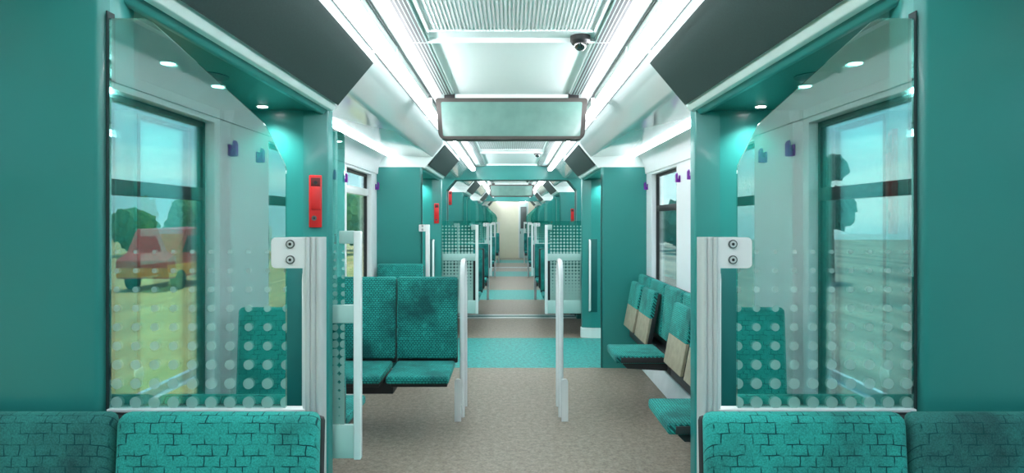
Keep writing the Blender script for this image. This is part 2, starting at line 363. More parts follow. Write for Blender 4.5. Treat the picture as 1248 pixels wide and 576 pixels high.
# ---- portals: pillars, lintels, door walls
npil = 0; ndoor = 0; ntrim = 0
def pillar_mesh(pts, z0, z1):
    m = MB(); m.prism(rounded(pts, [0, .012, .02, .012, 0][:len(pts)] if len(pts) == 5 else .0), z0, z1, 'z'); return m
for pi, (a, b) in enumerate(PORTALS):
    for sx, side in ((-1, 'left'), (1, 'right')):
        # near pillar: faces the camera, its back edge is bevelled towards the doorway
        m = MB()
        m.prism([(sx*x, y) for x, y in [(1.42, a-.01), (.912, a-.01), (.90, a-.006), (.888, a+.008), (.886, a+.03), (.888, a+.05), (.945, a+.19), (1.42, a+.19)]], 0, Z(.56), 'z')
        ntrim += 1; o = struct(m.build('trim_%d' % ntrim, M['teal'])); o['label'] = 'teal pillar before the doorway'
        gm = MB(); gm.box(sx*.8875, sx*.8845, a-.006, a+.02, .0, Z(.46)); gm.build('rubber_seal', M['seam'], o, smooth=False)
        # far pillar: broad face towards the camera with bevelled aisle edge
        m = MB()
        y = b-.0
        m.prism(rounded([(sx*1.42, y), (sx*.986, y), (sx*.878, y+.035), (sx*.872, y+.10), (sx*1.42, y+.10)], [0, .012, .014, .01, 0]), 0, Z(.56), 'z')
        ntrim += 1; po = struct(m.build('trim_%d' % ntrim, M['teal'])); po['label'] = 'teal pillar behind the doorway'
        s = MB(); s.prism(rounded([(sx*1.38, y-.012), (sx*.986, y-.012), (sx*.866, y+.028), (sx*.862, y+.11), (sx*1.38, y+.11)], [0, .012, .014, .01, 0]), 0, .125, 'z'); s.build('pillar_skirting', M['skirt'], po)
        # grab rail in its recess
        s = MB(); s.box(sx*1.062, sx*.955, y-.004, y+.01, Z(-1.13), Z(-.225), .003); s.build('grab_rail_recess', M['teal_dark'], po)
        s = MB(); s.tube([(sx*.967, y, Z(-1.11)), (sx*.967, y-.03, Z(-1.10)), (sx*.967, y-.034, Z(-1.08)), (sx*.967, y-.034, Z(-.28)), (sx*.967, y-.03, Z(-.25)), (sx*.967, y, Z(-.24))], .013); s.build('grab_rail', M['lacq'], po)
        # white front strip over the near pillar and the lintel box
        m = MB(); m.prism([(sx*x, Z(z)) for x, z in [(.80, .66), (.79, .61), (.84, .552), (.86, .53), (1.42, .53), (1.42, .66)]], a-.014, a+.03)
        ntrim += 1; o = struct(m.build('trim_%d' % ntrim, M['ceil_matt'], smooth=False)); o['label'] = 'pale strip over the doorway pillar'
        m = MB(); m.prism([(sx*x, Z(z)) for x, z in [(.66, .775), (.655, .764), (.834, .552), (.846, .548), (.90, .56), (1.42, .56), (1.42, .62), (.95, .64), (.80, .66)]], a+.005, b+.0)
        ntrim += 1; lo = struct(m.build('trim_%d' % ntrim, M['ceil_matt'], smooth=False)); lo['label'] = 'lintel box along the doorway'
        m = MB(); m.prism(rounded([(sx*x, Z(z)) for x, z in [(.832, .572), (.834, .546), (.853, .526), (.874, .522), (.876, .56)]], [0, .008, .012, .004, 0]), a+.002, b+.035)
        m.build('edge_rail', M['rail'], lo)
        m = MB(); m.prism(rounded([(sx*x, Z(z)) for x, z in [(.876, .56), (.878, .530), (.897, .507), (.915, .508), (.95, .54), (.95, .56)]], [0, .01, .012, .01, 0, 0]), a+.002, b+.02)
        m.build('lip_moulding', M['teal'], lo)
        m = MB(); m.box(sx*.92, sx*1.42, a+.02, b+.02, Z(.523), Z(.57))
        o = m.build('doorway_ceiling', M['teal_ceiling'], lo, smooth=False)
        m = MB(); m.cyl((sx*1.10, a+.88, Z(.52)), (sx*1.10, a+.88, Z(.527)), .075, 28)
        o2 = m.build('speaker_cover', M['teal_dark'], lo)
        # door wall with a double sliding door
        ndoor += 1
        d0, d1 = a+.19, b-.02; mid = (d0+d1)/2
        dw = MB()
        dw.box(sx*WD, sx*(WD+.05), a+.1, a+.30, 0, Z(.56)); dw.box(sx*WD, sx*(WD+.05), b-.16, b+.02, 0, Z(.56))
        dw.box(sx*WD, sx*(WD+.05), a+.30, b-.16, Z(.46), Z(.56))
        do = struct(dw.build('door_%d' % ndoor, M['teal'], smooth=False))
        e0, e1 = a+.30, b-.16; mid = (e0+e1)/2
        for (p, q) in ((e0, mid-.003), (mid+.003, e1)):
            lf = MB(); g = .085
            lf.box(sx*(WD+.012), sx*(WD+.045), p, p+g, 0.02, Z(.46)); lf.box(sx*(WD+.012), sx*(WD+.045), q-g, q, 0.02, Z(.46))
            lf.box(sx*(WD+.012), sx*(WD+.045), p+g, q-g, .02, Z(-.80)); lf.box(sx*(WD+.012), sx*(WD+.045), p+g, q-g, Z(.40), Z(.46))
            l = lf.build('door_leaf', M['teal'], do, smooth=False)
            gs = MB(); t = .014
            for (y0_, y1_, z0_, z1_) in ((p+g, p+g+t, Z(-.8), Z(.4)), (q-g-t, q-g, Z(-.8), Z(.4)), (p+g, q-g, Z(-.8), Z(-.8)+t), (p+g, q-g, Z(.4)-t, Z(.4))):
                gs.box(sx*(WD+.008), sx*(WD+.04), y0_, y1_, z0_, z1_)
            gs.build('rubber_gasket', M['rubber'], l, smooth=False)
            gp = MB(); gp.box(sx*(WD+.025), sx*(WD+.031), p+g+.005, q-g-.005, Z(-.795), Z(.395)); gp.build('door_pane', M['pane'], l, smooth=False)
        bt = MB(); bt.cyl((sx*(WD+.012), mid+.05, Z(-.566)), (sx*(WD-.012), mid+.05, Z(-.566)), .042, 28); bt.cyl((sx*(WD-.01), mid+.05, Z(-.566)), (sx*(WD-.02), mid+.05, Z(-.566)), .028, 28)
        bt.build('door_button', M['alu'], do)
        hd = MB(); hy = mid-.06
        hd.tube([(sx*(WD+.01), hy, Z(-.36)), (sx*(WD-.03), hy, Z(-.38)), (sx*(WD-.034), hy, Z(-.40)), (sx*(WD-.034), hy, Z(-.80)), (sx*(WD-.03), hy, Z(-.82)), (sx*(WD+.01), hy, Z(-.84))], .010)
        hd.build('door_handle', M['lacq'], do)
        sl = MB(); sl.box(sx*1.33, sx*1.43, e0, e1, 0, .02); sl.build('door_sill', M['alu'], do, smooth=False)

# ---- gangway bulkheads (teal beam right across)
for a, b in BEAMS:
    m = MB()
    for sx in (-1, 1):
        m.prism([(sx*x, z) for x, z in [(.97, 0), (1.42, 0), (1.42, Z(.72)), (0, Z(.85)), (0, Z(.61)), (.84, Z(.61)), (.97, Z(.45))]], a, b)
    ntrim += 1; o = struct(m.build('trim_%d' % ntrim, M['teal'], smooth=False)); o['label'] = 'teal bulkhead between two car sections'
    m = MB(); pts = [(-.965, .02), (-.965, Z(.45)), (-.838, Z(.605)), (.838, Z(.605)), (.965, Z(.45)), (.965, .02)]
    inn = [(x*.995, z-.005 if z > .1 else z) for x, z in pts]
    m.prism(pts+inn[::-1], (a+b)/2-.02, (a+b)/2+.02)
    m.build('rubber_seal', M['seam'], o, smooth=False)

# ---- end walls
m = MB(); m.box(-1.45, 1.45, Y1, Y1+.06, -.05, Z(.9)); struct(m.build('wall_end', M['beige'], smooth=False))
m = MB(); m.box(-1.45, 1.45, Y0-.06, Y0, -.05, Z(.9)); struct(m.build('wall_back', M['teal'], smooth=False))
m = MB(); m.box(.27, .31, Y1-.04, Y1, 0, Z(.75)); m.box(.62, .66, Y1-.04, Y1, 0, Z(.75)); m.box(.31, .62, Y1-.04, Y1, Z(.70), Z(.75))
do = struct(m.build('door_%d' % (ndoor+1), M['lacq'], smooth=False))
m = MB(); m.box(.31, .62, Y1-.03, Y1-.005, 0, Z(.70)); l = m.build('door_leaf', M['clamp'], do, smooth=False)
m = MB(); m.box(.35, .58, Y1-.036, Y1-.028, Z(-.3), Z(.55), .004); m.build('door_pane', M['steel'], l)
m = MB(); m.box(.33, .352, Y1-.07, Y1-.03, Z(-.5), Z(-.4), .004); m.build('door_handle', M['black'], l)

# ------------------------------------------------------------------ ceiling fittings
def y_word(y): return None
# luminaires: long curved covers, one run per car stretch and side
RUNS = [(Y0+.02, 4.0), (4.16, 9.08), (9.72, 13.6), (13.75, 19.1), (19.52, 24.2)]
LUMN = ['nearest the camera', 'second', 'third', 'fourth', 'farthest']
for sx, side in ((-1, 'left'), (1, 'right')):
    for k, (a, b) in enumerate(RUNS):
        where = ['in the foreground ceiling before the hanging display', 'between the near display and the teal cross beam', 'beyond the first teal cross beam', 'leading up to the second teal cross beam', 'at the far end of the train'][k]
        t = thing('ceiling_light', (sx*.58, (a+b)/2, Z(.79)), 'long white strip light on the %s %s' % (side, where), 'ceiling light', 'strip lights along the ceiling')
        L0 = -(b-a)/2; L1 = (b-a)/2
        m = MB(); prof = [(-.048, .03), (-.048, -.026), (-.044, -.058), (-.036, -.065), (-.010, -.067), (.006, -.062), (.034, -.030), (.049, -.008), (.051, .0), (.051, .03)]
        m.prism([(sx*x, z) for x, z in prof], L0, L1)
        m.bm.faces.ensure_lookup_table()
        for i_, k_ in ((1, 1), (5, 2), (6, 2), (0, 3), (8, 3)): m.bm.faces[i_].material_index = k_
        m.build('light_cover', [M['lamp'], M['lamp_side'], M['lamp_outer'], M['ceil_matt']], t)
        m = MB(); m.prism([(sx*x, z) for x, z in [(-.0555, .03), (-.0555, .012), (-.0515, .012), (-.0515, .03)]], L0, L1); m.prism([(sx*x, z) for x, z in [(.0545, .03), (.0545, -.006), (.0585, -.009), (.0585, .03)]], L0, L1)
        m.build('light_trim', M['steel'], t, smooth=False)
    for k, (a, b) in enumerate([(Y0+.02, 4.03), (4.25, 9.2), (9.62, 13.6), (13.8, 19.18)]):
        where = ['in the foreground ceiling', 'behind the near display', 'beyond the first teal cross beam', 'before the second teal cross beam'][k]
        t = thing('air_vent', (sx*.42, (a+b)/2, Z(.82)), 'long dark slotted air vent on the %s %s' % (side, where), 'air vent', 'slotted air vents along the ceiling')
        L0 = -(b-a)/2; L1 = (b-a)/2
        m = MB(); m.box(-.034, .034, L0, L1, -.003, .012); m.build('vent_slot', M['black'], t, smooth=False)
        m = MB()
        for q in (-.034, -.0175, -.001, .0155, .032): m.box(q-.0021, q+.0021, L0, L1, -.004, .004)
        m.build('vent_fin', M['clamp'], t, smooth=False)
for sx, side in ((-1, 'left'), (1, 'right')):
    for k, (a, b) in enumerate([(3.08, 6.12), (7.86, 9.22), (9.63, 11.46), (13.23, 16.25), (18.03, 19.17)]):
        where = ['along the near windows', 'behind the second doorway', 'beyond the first teal cross beam', 'beyond the third doorway', 'beyond the fourth doorway'][k]
        t = thing('cove_fill_light', (sx*1.19, (a+b)/2, Z(.63)), 'thin bright fill light added over the %s wall %s' % (side, where), 'added fill light', 'fill lights added over the side walls')  # bright cove edge built as a lamp, added to lift the dark outer panels
        h = (b-a)/2
        m = MB(); m.prism([(sx*x, z) for x, z in [(-.008, .015), (-.009, -.003), (-.004, -.006), (.006, -.005), (.006, .015)]], -h, h); m.build('light_cover', M['cove_fill'], t, smooth=False)
        m = MB(); m.prism([(sx*x, z) for x, z in [(.006, .016), (.006, -.007), (.011, -.005), (.013, .018)]], -h, h); m.build('fill_light_rail', M['lacq'], t, smooth=False)
# grilles
for k, (a, b) in enumerate([(.3, 2.71), (5.0, 7.24), (9.9, 12.1), (14.5, 16.9)]):
    where = ['in the foreground ceiling', 'behind the near hanging display', 'past the first teal cross beam', 'far down the train'][k]
    t = thing('ceiling_grille', (0, (a+b)/2, Z(.835)), 'wide pale ribbed ceiling grille %s' % where, 'ceiling grille', 'ribbed grilles in the middle of the ceiling')
    L0 = -(b-a)/2; L1 = (b-a)/2
    m = MB(); m.box(-.372, .372, L0-.012, L0, -.012, .004); m.box(-.372, .372, L1, L1+.012, -.012, .004)
    m.box(-.372, -.358, L0, L1, -.012, .004); m.box(.358, .372, L0, L1, -.012, .004); m.build('grille_frame', M['ceil_matt'], t, smooth=False)
    m = MB(); m.box(-.358, .358, L0, L1, .0, .004); m.build('grille_backing', M['ceil_matt'], t, smooth=False)
    m = MB()
    for q in range(44):
        x = -.350+q*.0163; m.box(x-.0045, x+.0045, L0, L1, -.006, .0)
    m.build('grille_slat', M['lacq'], t, smooth=False)
# dome cameras
for k, (x, y) in enumerate([(.313, 2.84), (.315, 7.6), (.315, 12.5)]):
    where = ['beside the foreground grille', 'behind the near display', 'far along the train'][k]
    t = thing('dome_camera', (x, y, Z(.84)), 'small black dome camera on the ceiling %s' % where, 'camera', 'dome cameras')
    m = MB(); m.cyl((0, 0, .0), (0, 0, -.022), .046, 28); m.cyl((0, 0, -.022), (0, 0, -.036), .046, 28, r1=.038); m.build('camera_base', M['black'], t)
    m = MB(); m.ball((0, 0, -.034), .030, (1, 1, 1.1)); m.build('camera_dome', mat('smoked dome', (14, 15, 17), .08, coat=1.) if k == 0 else bpy.data.materials['smoked dome'], t)
# hanging displays
disp = None
for k, y in enumerate([4.05, 13.7]):
    lab = ['wide grey green display hanging under the ceiling in the foreground', 'small looking grey green display hanging far down the aisle'][k]
    if k == 0:
        t = thing('hanging_display', (0, y, Z(.53)), lab, 'display', 'hanging displays')
        m = MB(); hw = .493; H0, H1 = 0, .268
        pts = rounded([(-hw+.02, H0), (hw-.02, H0), (hw, H1-.01), (hw-.01, H1), (-hw+.01, H1), (-hw, H1-.01)], [.05, .05, .03, .03, .03, .03])
        m.prism(pts, 0, .11); m.build('display_housing', M['frame_grey'], t)
        m = MB(); m.prism(rounded([(-hw+.048, .02), (hw-.048, .02), (hw-.034, H1-.026), (-hw+.034, H1-.026)], .012), -.003, .01); m.build('display_screen', M['screen'], t)
        m = MB(); m.prism(rounded([(-hw+.048, .02), (hw-.048, .02), (hw-.034, H1-.026), (-hw+.034, H1-.026)], .012), .1, .113); m.build('display_screen', M['screen'], t)
        m = MB(); m.box(-.41, .41, .03, .10, H1, H1+.03); m.build('mounting_bar', M['rail'], t)
        for sx in (-1, 1):
            m = MB(); m.box(sx*.44, sx*.37, .02, .11, H1-.002, H1+.034, .004); m.build('mounting_bracket', M['black'], t)
        disp = t
    else:
        t = copy_tree(disp); t.location = (0, y, Z(.53)); t['label'] = lab
# poster panels lying on the lintel slopes, downlights in the doorway ceilings
pn = ['nearest', 'second', 'third', 'fourth', 'farthest']
wherep = ['over the nearest doorway', 'over the second doorway', 'over the third doorway', 'over the fourth doorway', 'over the farthest doorway']
for pi, (a, b) in enumerate(PORTALS):
    for sx, side in ((-1, 'left'), (1, 'right')):
        t = thing('poster_panel', (sx*.745, (a+b)/2, Z(.655)), 'dark grey green poster panel on the %s %s' % (side, wherep[pi]), 'poster panel', 'poster panels over the doorways')
        h = (b-a)/2
        m = MB(); ang = math.atan2(.216, .182)
        # plane points of the slope, pushed out by its normal
        nx, nz = -math.sin(ang), -math.cos(ang)
        def PT(u, n_): return (sx*(-.0+u*math.cos(ang)*-1+nx*n_*1), u*math.sin(ang)+nz*n_)
        m.prism([PT(.128, -.004), PT(.128, .012), PT(-.132, .012), PT(-.132, -.004)], -h+.01, h); m.build('poster_sheet', M['poster'], t, smooth=False)
        m = MB(); m.prism([PT(.145, -.004), PT(.145, .008), PT(.130, .013), PT(.130, -.004)], -h+.01, h)
        m.build('poster_rail', M['rail'], t, smooth=False)
        nl = (.33, .69, 1.04, 1.47)
        for j, q in enumerate(nl):
            pos = ['first', 'second', 'third', 'last'][j]
            d = thing('downlight', (sx*1.135, a+q, Z(.523)), 'round lit downlight, %s from the near pillar, %s %s' % (pos, side, wherep[pi]), 'downlight', 'downlights over the doorways')
            m = MB(); m.cyl((0, 0, -.004), (0, 0, .003), .028, 24); m.build('downlight_rim', M['clamp'], d)
            m = MB(); m.cyl((0, 0, -.0055), (0, 0, -.001), .022, 24); m.build('downlight_lens', M['bulb'], d)
            if q > .3 and pi < 3:
                ld = bpy.data.lights.new('downlight_beam', 'SPOT'); ld.energy = 12.; ld.spot_size = math.radians(130); ld.spot_blend = .8; ld.shadow_soft_size = .022
                ld.color = (.93, 1., .98)
                lo = bpy.data.objects.new('downlight_beam', ld); C.objects.link(lo); lo.parent = d; lo.location = (0, 0, -.012)

# ------------------------------------------------------------------ glass partition screens
def screw(t, x, y, z):
    m = MB(); m.cyl((x, y, z), (x, y-.004, z), .0095, 20); o = m.build('screw', M['steel'], t)
    m = MB(); m.cyl((x, y-.003, z), (x, y-.0044, z), .0072, 20); m.build('screw_face', M['alu'], o)
    m = MB(); m.cyl((x, y-.0035, z), (x, y-.0054, z), .0034, 6); m.build('screw_socket', M['black'], o)
def wide_screen(y, sx, label, flip=1):
    """tall dotted pane with cut-off top corner, fluted pole and bottom rail.  flip=-1: built for the far side of a doorway"""
    t = thing('glass_partition', (0, y, 0), label, 'glass partition', 'glass partitions at the doorways')
    F = flip
    g = MB()
    pts = [(sx*.884, Z(-.412)), (sx*.497, Z(-.412)), (sx*.497, Z(.12)), (sx*.545, Z(.215)), (sx*.80, Z(.445)), (sx*.884, Z(.445))]
    g.prism(rounded(pts, [0, 0, .05, .06, .03, 0]), -.004, .004)
    g.build('glass_pane', M['glass'], t)
    p = MB()
    # fluted aluminium profile
    xs, ds = [], []
    for k in range(41):
        u = k/40; xs.append(.4135+.036*u)
        ds.append(.016+.008*math.sqrt(max(0., 1-(((u*3) % 1 if k < 40 else 1.)*2-1)**2)))
    prof = [(sx*x, -d) for x, d in zip(xs, ds)]+[(sx*x, d) for x, d in reversed(list(zip(xs, ds)))]
    p.prism(prof, 0, Z(-.036), 'z'); p.build('fluted_pole', M['alu'], t)
    p = MB(); p.box(sx*.449, sx*.4575, -.010, .010, 0, Z(-.10)); p.build('pole_edge_strip', M['lacq'], t, smooth=False)
    p = MB(); p.box(sx*.449, sx*.885, -.014, .014, Z(-.4185), Z(-.411), .002); o = p.build('glazing_bead', M['lacq'], t)
    p = MB(); p.box(sx*.449, sx*.885, -.010, .010, .25, Z(-.4185)); p.build('lower_panel', M['steel'], t, smooth=False)
    p = MB(); pts = rounded([(sx*.524, Z(-.103)), (sx*.449, Z(-.103)), (sx*.449, Z(-.036)), (sx*.524, Z(-.036))], [.012, 0.002, .002, .012])
    p.prism(pts, -.016, .016); cl = p.build('pole_clamp', M['lacq'], t)
    for zz in (-.0505, -.0845):
        for f_ in (1, -1):
            if f_ == 1: screw(cl, sx*.4815, -.016, Z(zz))
    return t
def tube_screen(y, sx, label, xin, gin, top=.44, first=.03):
    """hung dotted pane behind a doorway: slim pole, three clamps"""
    t = thing('glass_partition', (0, y, 0), label, 'glass partition', 'glass partitions at the doorways')
    g = MB(); g.prism(rounded([(sx*.885, Z(-1.12)), (sx*gin, Z(-1.12)), (sx*gin, Z(top)), (sx*.885, Z(top))], [0, 0, .05, 0]), -.004, .004); g.build('glass_pane', M['glass' if y < 4 else 'glass_far'], t)
    p = MB(); p.box(sx*(xin+.02), sx*(xin-.017), -.02, .02, Z(-1.17), Z(-.05), .007, 3); p.build('grab_pole', M['lacq'], t)
    for (z0, z1, xo) in ((-.112, -.048, min(.885, gin+.025)), (-.502, -.412, .885), (-1.165, -1.0, .885)):
        c = MB(); c.box(sx*(xin+.018), sx*xo, -.013, .013, Z(z0), Z(z1), .005); c.build('screen_clamp', M['clamp'], t)
    return t
wide_screen(1.375, -1, 'large dotted glass partition left in the foreground above the seat backs')
wide_screen(1.375, 1, 'large dotted glass partition right in the foreground above the seat backs')
tube_screen(3.07, -1, 'narrow dotted glass strip with white pole behind the nearest left doorway', .755, .822)
for sx, side in ((-1, 'left'), (1, 'right')):
    tube_screen(7.86, sx, 'white framed dotted screen %s of the aisle behind the second doorway' % side, .435, .485, top=.0)
    wide_screen(11.48, sx, 'tall glass partition %s of the aisle before the third doorway' % side)
    tube_screen(13.23, sx, 'dotted glass screen %s of the aisle behind the third doorway' % side, .435, .485, top=.0)
    wide_screen(16.28, sx, 'tall glass partition %s of the aisle before the fourth doorway' % side)
    wide_screen(21.48, sx, 'tall glass partition %s of the aisle before the farthest doorway' % side)
# short pole on the pillar by the single seat
t = thing('grab_pole', (-.82, 6.10, 0), 'white upright pole with small bracket on the left pillar of the second doorway', 'grab pole')
m = MB(); m.box(-.02, .02, -.02, .02, 0.0, Z(-.036), .007, 3); m.build('pole', M['lacq'], t)
m = MB(); m.prism(rounded([(-.085, Z(-.103)), (-.018, Z(-.103)), (-.018, Z(-.036)), (-.085, Z(-.036))], .01), -.014, .05); cl = m.build('pole_clamp', M['lacq'], t)
for zz in (-.0505, -.0845): screw(cl, -.05, -.014, Z(zz))

# ------------------------------------------------------------------ emergency boxes
def red_box(loc, rz, label):
    t = thing('emergency_box', loc, label, 'emergency box', 'red emergency boxes', rz)
    m = MB(); m.box(-.029, .029, -.010, .004, -.124, .124, .003); m.build('box_housing', M['red'], t)
    m = MB(); m.box(-.021, .021, -.0125, -.006, .062, .112, .002); m.build('box_opening', M['red_dark'], t)
    m = MB(); m.box(-.022, .022, -.017, -.006, -.040, .070, .004); m.build('pull_handle', M['red'], t)
    m = MB(); m.cyl((0, -.0095, .088), (0, -.016, .088), .009, 18); m.build('handle_pin', M['black'], t)
    m = MB(); m.cyl((-.006, -.0095, -.080), (-.006, -.014, -.080), .012, 20); o = m.build('lock', M['steel'], t)
    m = MB(); m.cyl((-.006, -.0135, -.080), (-.006, -.0150, -.080), .005, 12); m.build('keyhole', M['black'], o)
red_box((-.932, 2.963, Z(.093)), math.atan2(.035, .108)*-1*-1, 'tall red emergency box on the pillar left of the nearest doorway')
red_box((-.932, 7.743, Z(.093)), math.atan2(.035, .108), 'red emergency box on the left pillar of the second doorway')
red_box((.914, 1.487, Z(.093)), math.atan2(-.14, -.057)-0.0, 'red emergency box seen edge on behind the right foreground glass')

red_box((-1.13, 11.4875, Z(.42)), 0, 'small distant red box high on the left pillar of the third doorway')
red_box((1.12, 11.4875, Z(.10)), 0, 'small distant red box on the right pillar of the third doorway')
# ------------------------------------------------------------------ coat hooks
def hook(x, y, sx, label):
    t = thing('coat_hook', (x, y, Z(.335)), label, 'coat hook', 'purple coat hooks')
    m = MB(); m.box(0, sx*-.008, -.022, .022, -.030, .025, .003); m.build('hook_plate', M['purple'], t)
    m = MB(); m.prism(rounded([(0, -.030), (sx*-.034, -.030), (sx*-.034, .03), (sx*-.024, .048), (sx*-.018, .03), (sx*-.020, -.006), (0, -.002)], [0, .008, .006, .003, .004, .006, 0]), -.014, .014); m.build('hook_arm', M['purple'], t)
for sx, side in ((-1, 'left'), (1, 'right')):
    for y, w in ((4.60, 'seen nearest, on the wall pier'), (4.93, 'beside the near edge of the window'), (6.10, 'in the corner before the second doorway pillar'),
                 (-.20, 'behind the camera, mirrored nearest the window'), (-.52, 'behind the camera, mirrored farther back')):
        hook(sx*W, y, sx, 'purple coat hook on the %s wall, %s' % (side, w))

# ------------------------------------------------------------------ transverse seats
def seat_proto(w, fab, top=1.035, name='train_seat'):
    """origin: floor under the front of the backrest, facing -Y, x centred"""
    t = thing(name, (0, 0, 0), '', 'seat', None)
    h = w/2-.004
    b = MB()
    vs = b.box(-h, h, -.005, .045, .435, top, .020, 3)
    for v in vs: v.co.y += (v.co.z-top)*.07
    b.build('backrest', fab, t)
    s = MB(); vs = s.box(-h-.003, h+.003, .035, .058, .40, top-.015, .010, 2)
    for v in vs: v.co.y += (v.co.z-top)*.07
    s.build('seat_shell', M['charcoal'], t)
    c = MB(); vs = c.box(-h+.005, h-.012, -.50, -.045, .375, .428, .018, 3)
    for v in vs:
        if v.co.y < -.3: v.co.z += -.006
        v.co.x *= 1-.04*max(0, -v.co.y-.1)
    c.build('cushion', fab, t)
    u = MB(); u.box(-h+.03, h-.03, -.44, -.02, .335, .374, .008); u.build('seat_pan', M['charcoal'], t)
    return t
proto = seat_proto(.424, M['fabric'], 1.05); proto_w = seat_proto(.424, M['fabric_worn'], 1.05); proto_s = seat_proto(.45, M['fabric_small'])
used = {}
def place_seat(p, x, y, facing, label, group):
    if p.name not in used: used[p.name] = 1; t = p
    else: t = copy_tree(p)
    t.location = (x, y, 0); t.rotation_euler = (0, 0, 0 if facing < 0 else math.pi)
    tag(t, label, 'seat', group); return t
def support(x0, x1, y, label):
    t = thing('seat_support', ((x0+x1)/2, y, 0), label, 'seat support', 'dark beams under the seats')
    h = abs(x1-x0)/2
    m = MB(); m.box(-h, h, -.10, .06, .25, .333, .008); m.build('support_beam', M['charcoal'], t)
    sg = -1 if x0+x1 < 0 else 1
    m = MB(); m.box(sg*(h-.05), sg*h, -.16, .12, .18, .33, .006); m.build('wall_bracket', M['charcoal'], t)
g = 'foreground seats facing the camera'
for sx, side in ((-1, 'left'), (1, 'right')):
    place_seat(proto, sx*.609, 1.285, -1, 'block patterned seat back %s under the foreground glass, next to the aisle' % side, g)
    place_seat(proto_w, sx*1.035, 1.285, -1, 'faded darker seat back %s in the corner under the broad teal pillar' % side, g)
    place_seat(proto, sx*.6225, -.13, 1, 'aisle seat %s behind the camera, mirrored in the foreground glass' % side, 'seats behind the camera')
    place_seat(proto, sx*1.054, -.13, 1, 'window seat %s behind the camera, mirrored in the foreground glass' % side, 'seats behind the camera')
    support(sx*.66, sx*1.32, 1.2, 'dark beam under the two %s foreground seats' % side)
    support(sx*.66, sx*1.32, -.05, 'dark beam under the two %s seats behind the camera' % side)
place_seat(proto_s, -.622, 4.62, -1, 'teal seat facing the camera on the left, next to the aisle and slim white post', 'left pair of seats facing the camera')
place_seat(proto_s, -1.078, 4.62, -1, 'teal seat facing the camera on the left, by the window behind the white pole', 'left pair of seats facing the camera')
support(-.82, -1.32, 4.42, 'dark box beam under the left pair of seats facing the camera')
place_seat(proto_s, -1.075, 6.02, -1, 'single teal seat back against the left pillar of the second doorway', None)
place_seat(proto_s, -1.075, 3.20, 1, 'teal seat seen from its side behind the dotted glass strip on the left', None)
support(-.98, -1.32, 6.0, 'dark beam under the single seat by the left pillar')
support(-.98, -1.32, 3.32, 'dark beam under the seat behind the dotted glass strip')
for sx, side in ((-1, 'left'), (1, 'right')):
    for (y, fc, w, n) in ((7.99, 1, 'behind the second doorway screen', 2), (9.12, -1, 'before the first cross beam', 2), (9.75, 1, 'just beyond the first cross beam', 2), (11.38, -1, 'before the third doorway', 2),
                          (13.36, 1, 'behind the third doorway screen', 2), (16.16, -1, 'before the fourth doorway', 2), (21.36, -1, 'before the farthest doorway', 2)):
        for x, pos in ((.647, 'aisle'), (1.098, 'window')):
            if y == 16.16 and False: continue
            s_ = place_seat(proto_s, sx*x, y, fc, 'far teal %s seat %s of the aisle, %s' % (pos, side, w), 'distant seats')
        support(sx*.75, sx*1.32, y+(-.1 if fc < 0 else .1)*1, 'dark beam under the distant %s seats %s' % (side, w))

# ------------------------------------------------------------------ folding seats along the right wall
def bench_back(y0, y1, label):
    t = thing('bench_backrest', (1.30, (y0+y1)/2, 0), label, 'backrest', 'long backrests on the right wall')
    h = (y1-y0)/2; n = 3; wd = 2*h/n
    for k in range(n):
        m = MB(); p0 = -h+k*wd+.006; p1 = p0+wd-.012
        vs = m.box(-.065, -.012, p0, p1, .50, .93, .018, 3)
        for v in vs: v.co.x += .012-(.93-v.co.z)*.08
        # local frame turned so the weave runs along the bench
        o = m.build('backrest_cushion', M['fabric_b'], t)
    m = MB(); m.prism([(.022, .92), (-.004, .92), (-.035, .49), (-.035, .42), (.022, .42)], -h, h); m.build('backrest_shell', M['charcoal'], t, smooth=False)
    m = MB(); m.prism(rounded([(.022, .42), (-.10, .42), (-.14, .39), (-.14, .32), (-.09, .27), (.022, .24)], .008, 2), -h, h); m.build('support_rail', M['charcoal'], t)
    return t
def fab_yz():
    m = M['fabric_small'].copy(); m.name = 'teal fine pattern moquette along the bench'
    nt = m.node_tree
    sx = next(n for n in nt.nodes if n.type == 'SEPXYZ')
    add = next(n for n in nt.nodes if n.type == 'MATH' and n.operation == 'ADD')
    cb = next(n for n in nt.nodes if n.type == 'COMBXYZ')
    for l in list(nt.links):
        if l.to_node in (add, cb) and l.from_node == sx: nt.links.remove(l)
    nt.links.new(sx.outputs[0], add.inputs[0]); nt.links.new(sx.outputs[2], add.inputs[1]); nt.links.new(sx.outputs[1], cb.inputs[0])
    return m
M['fabric_b'] = fab_yz()
bench_back(4.57, 6.13, 'long teal backrest on the right wall below the visible window')
bench_back(3.08, 4.55, 'teal backrest on the right wall nearer the foreground pillar')
folded = None
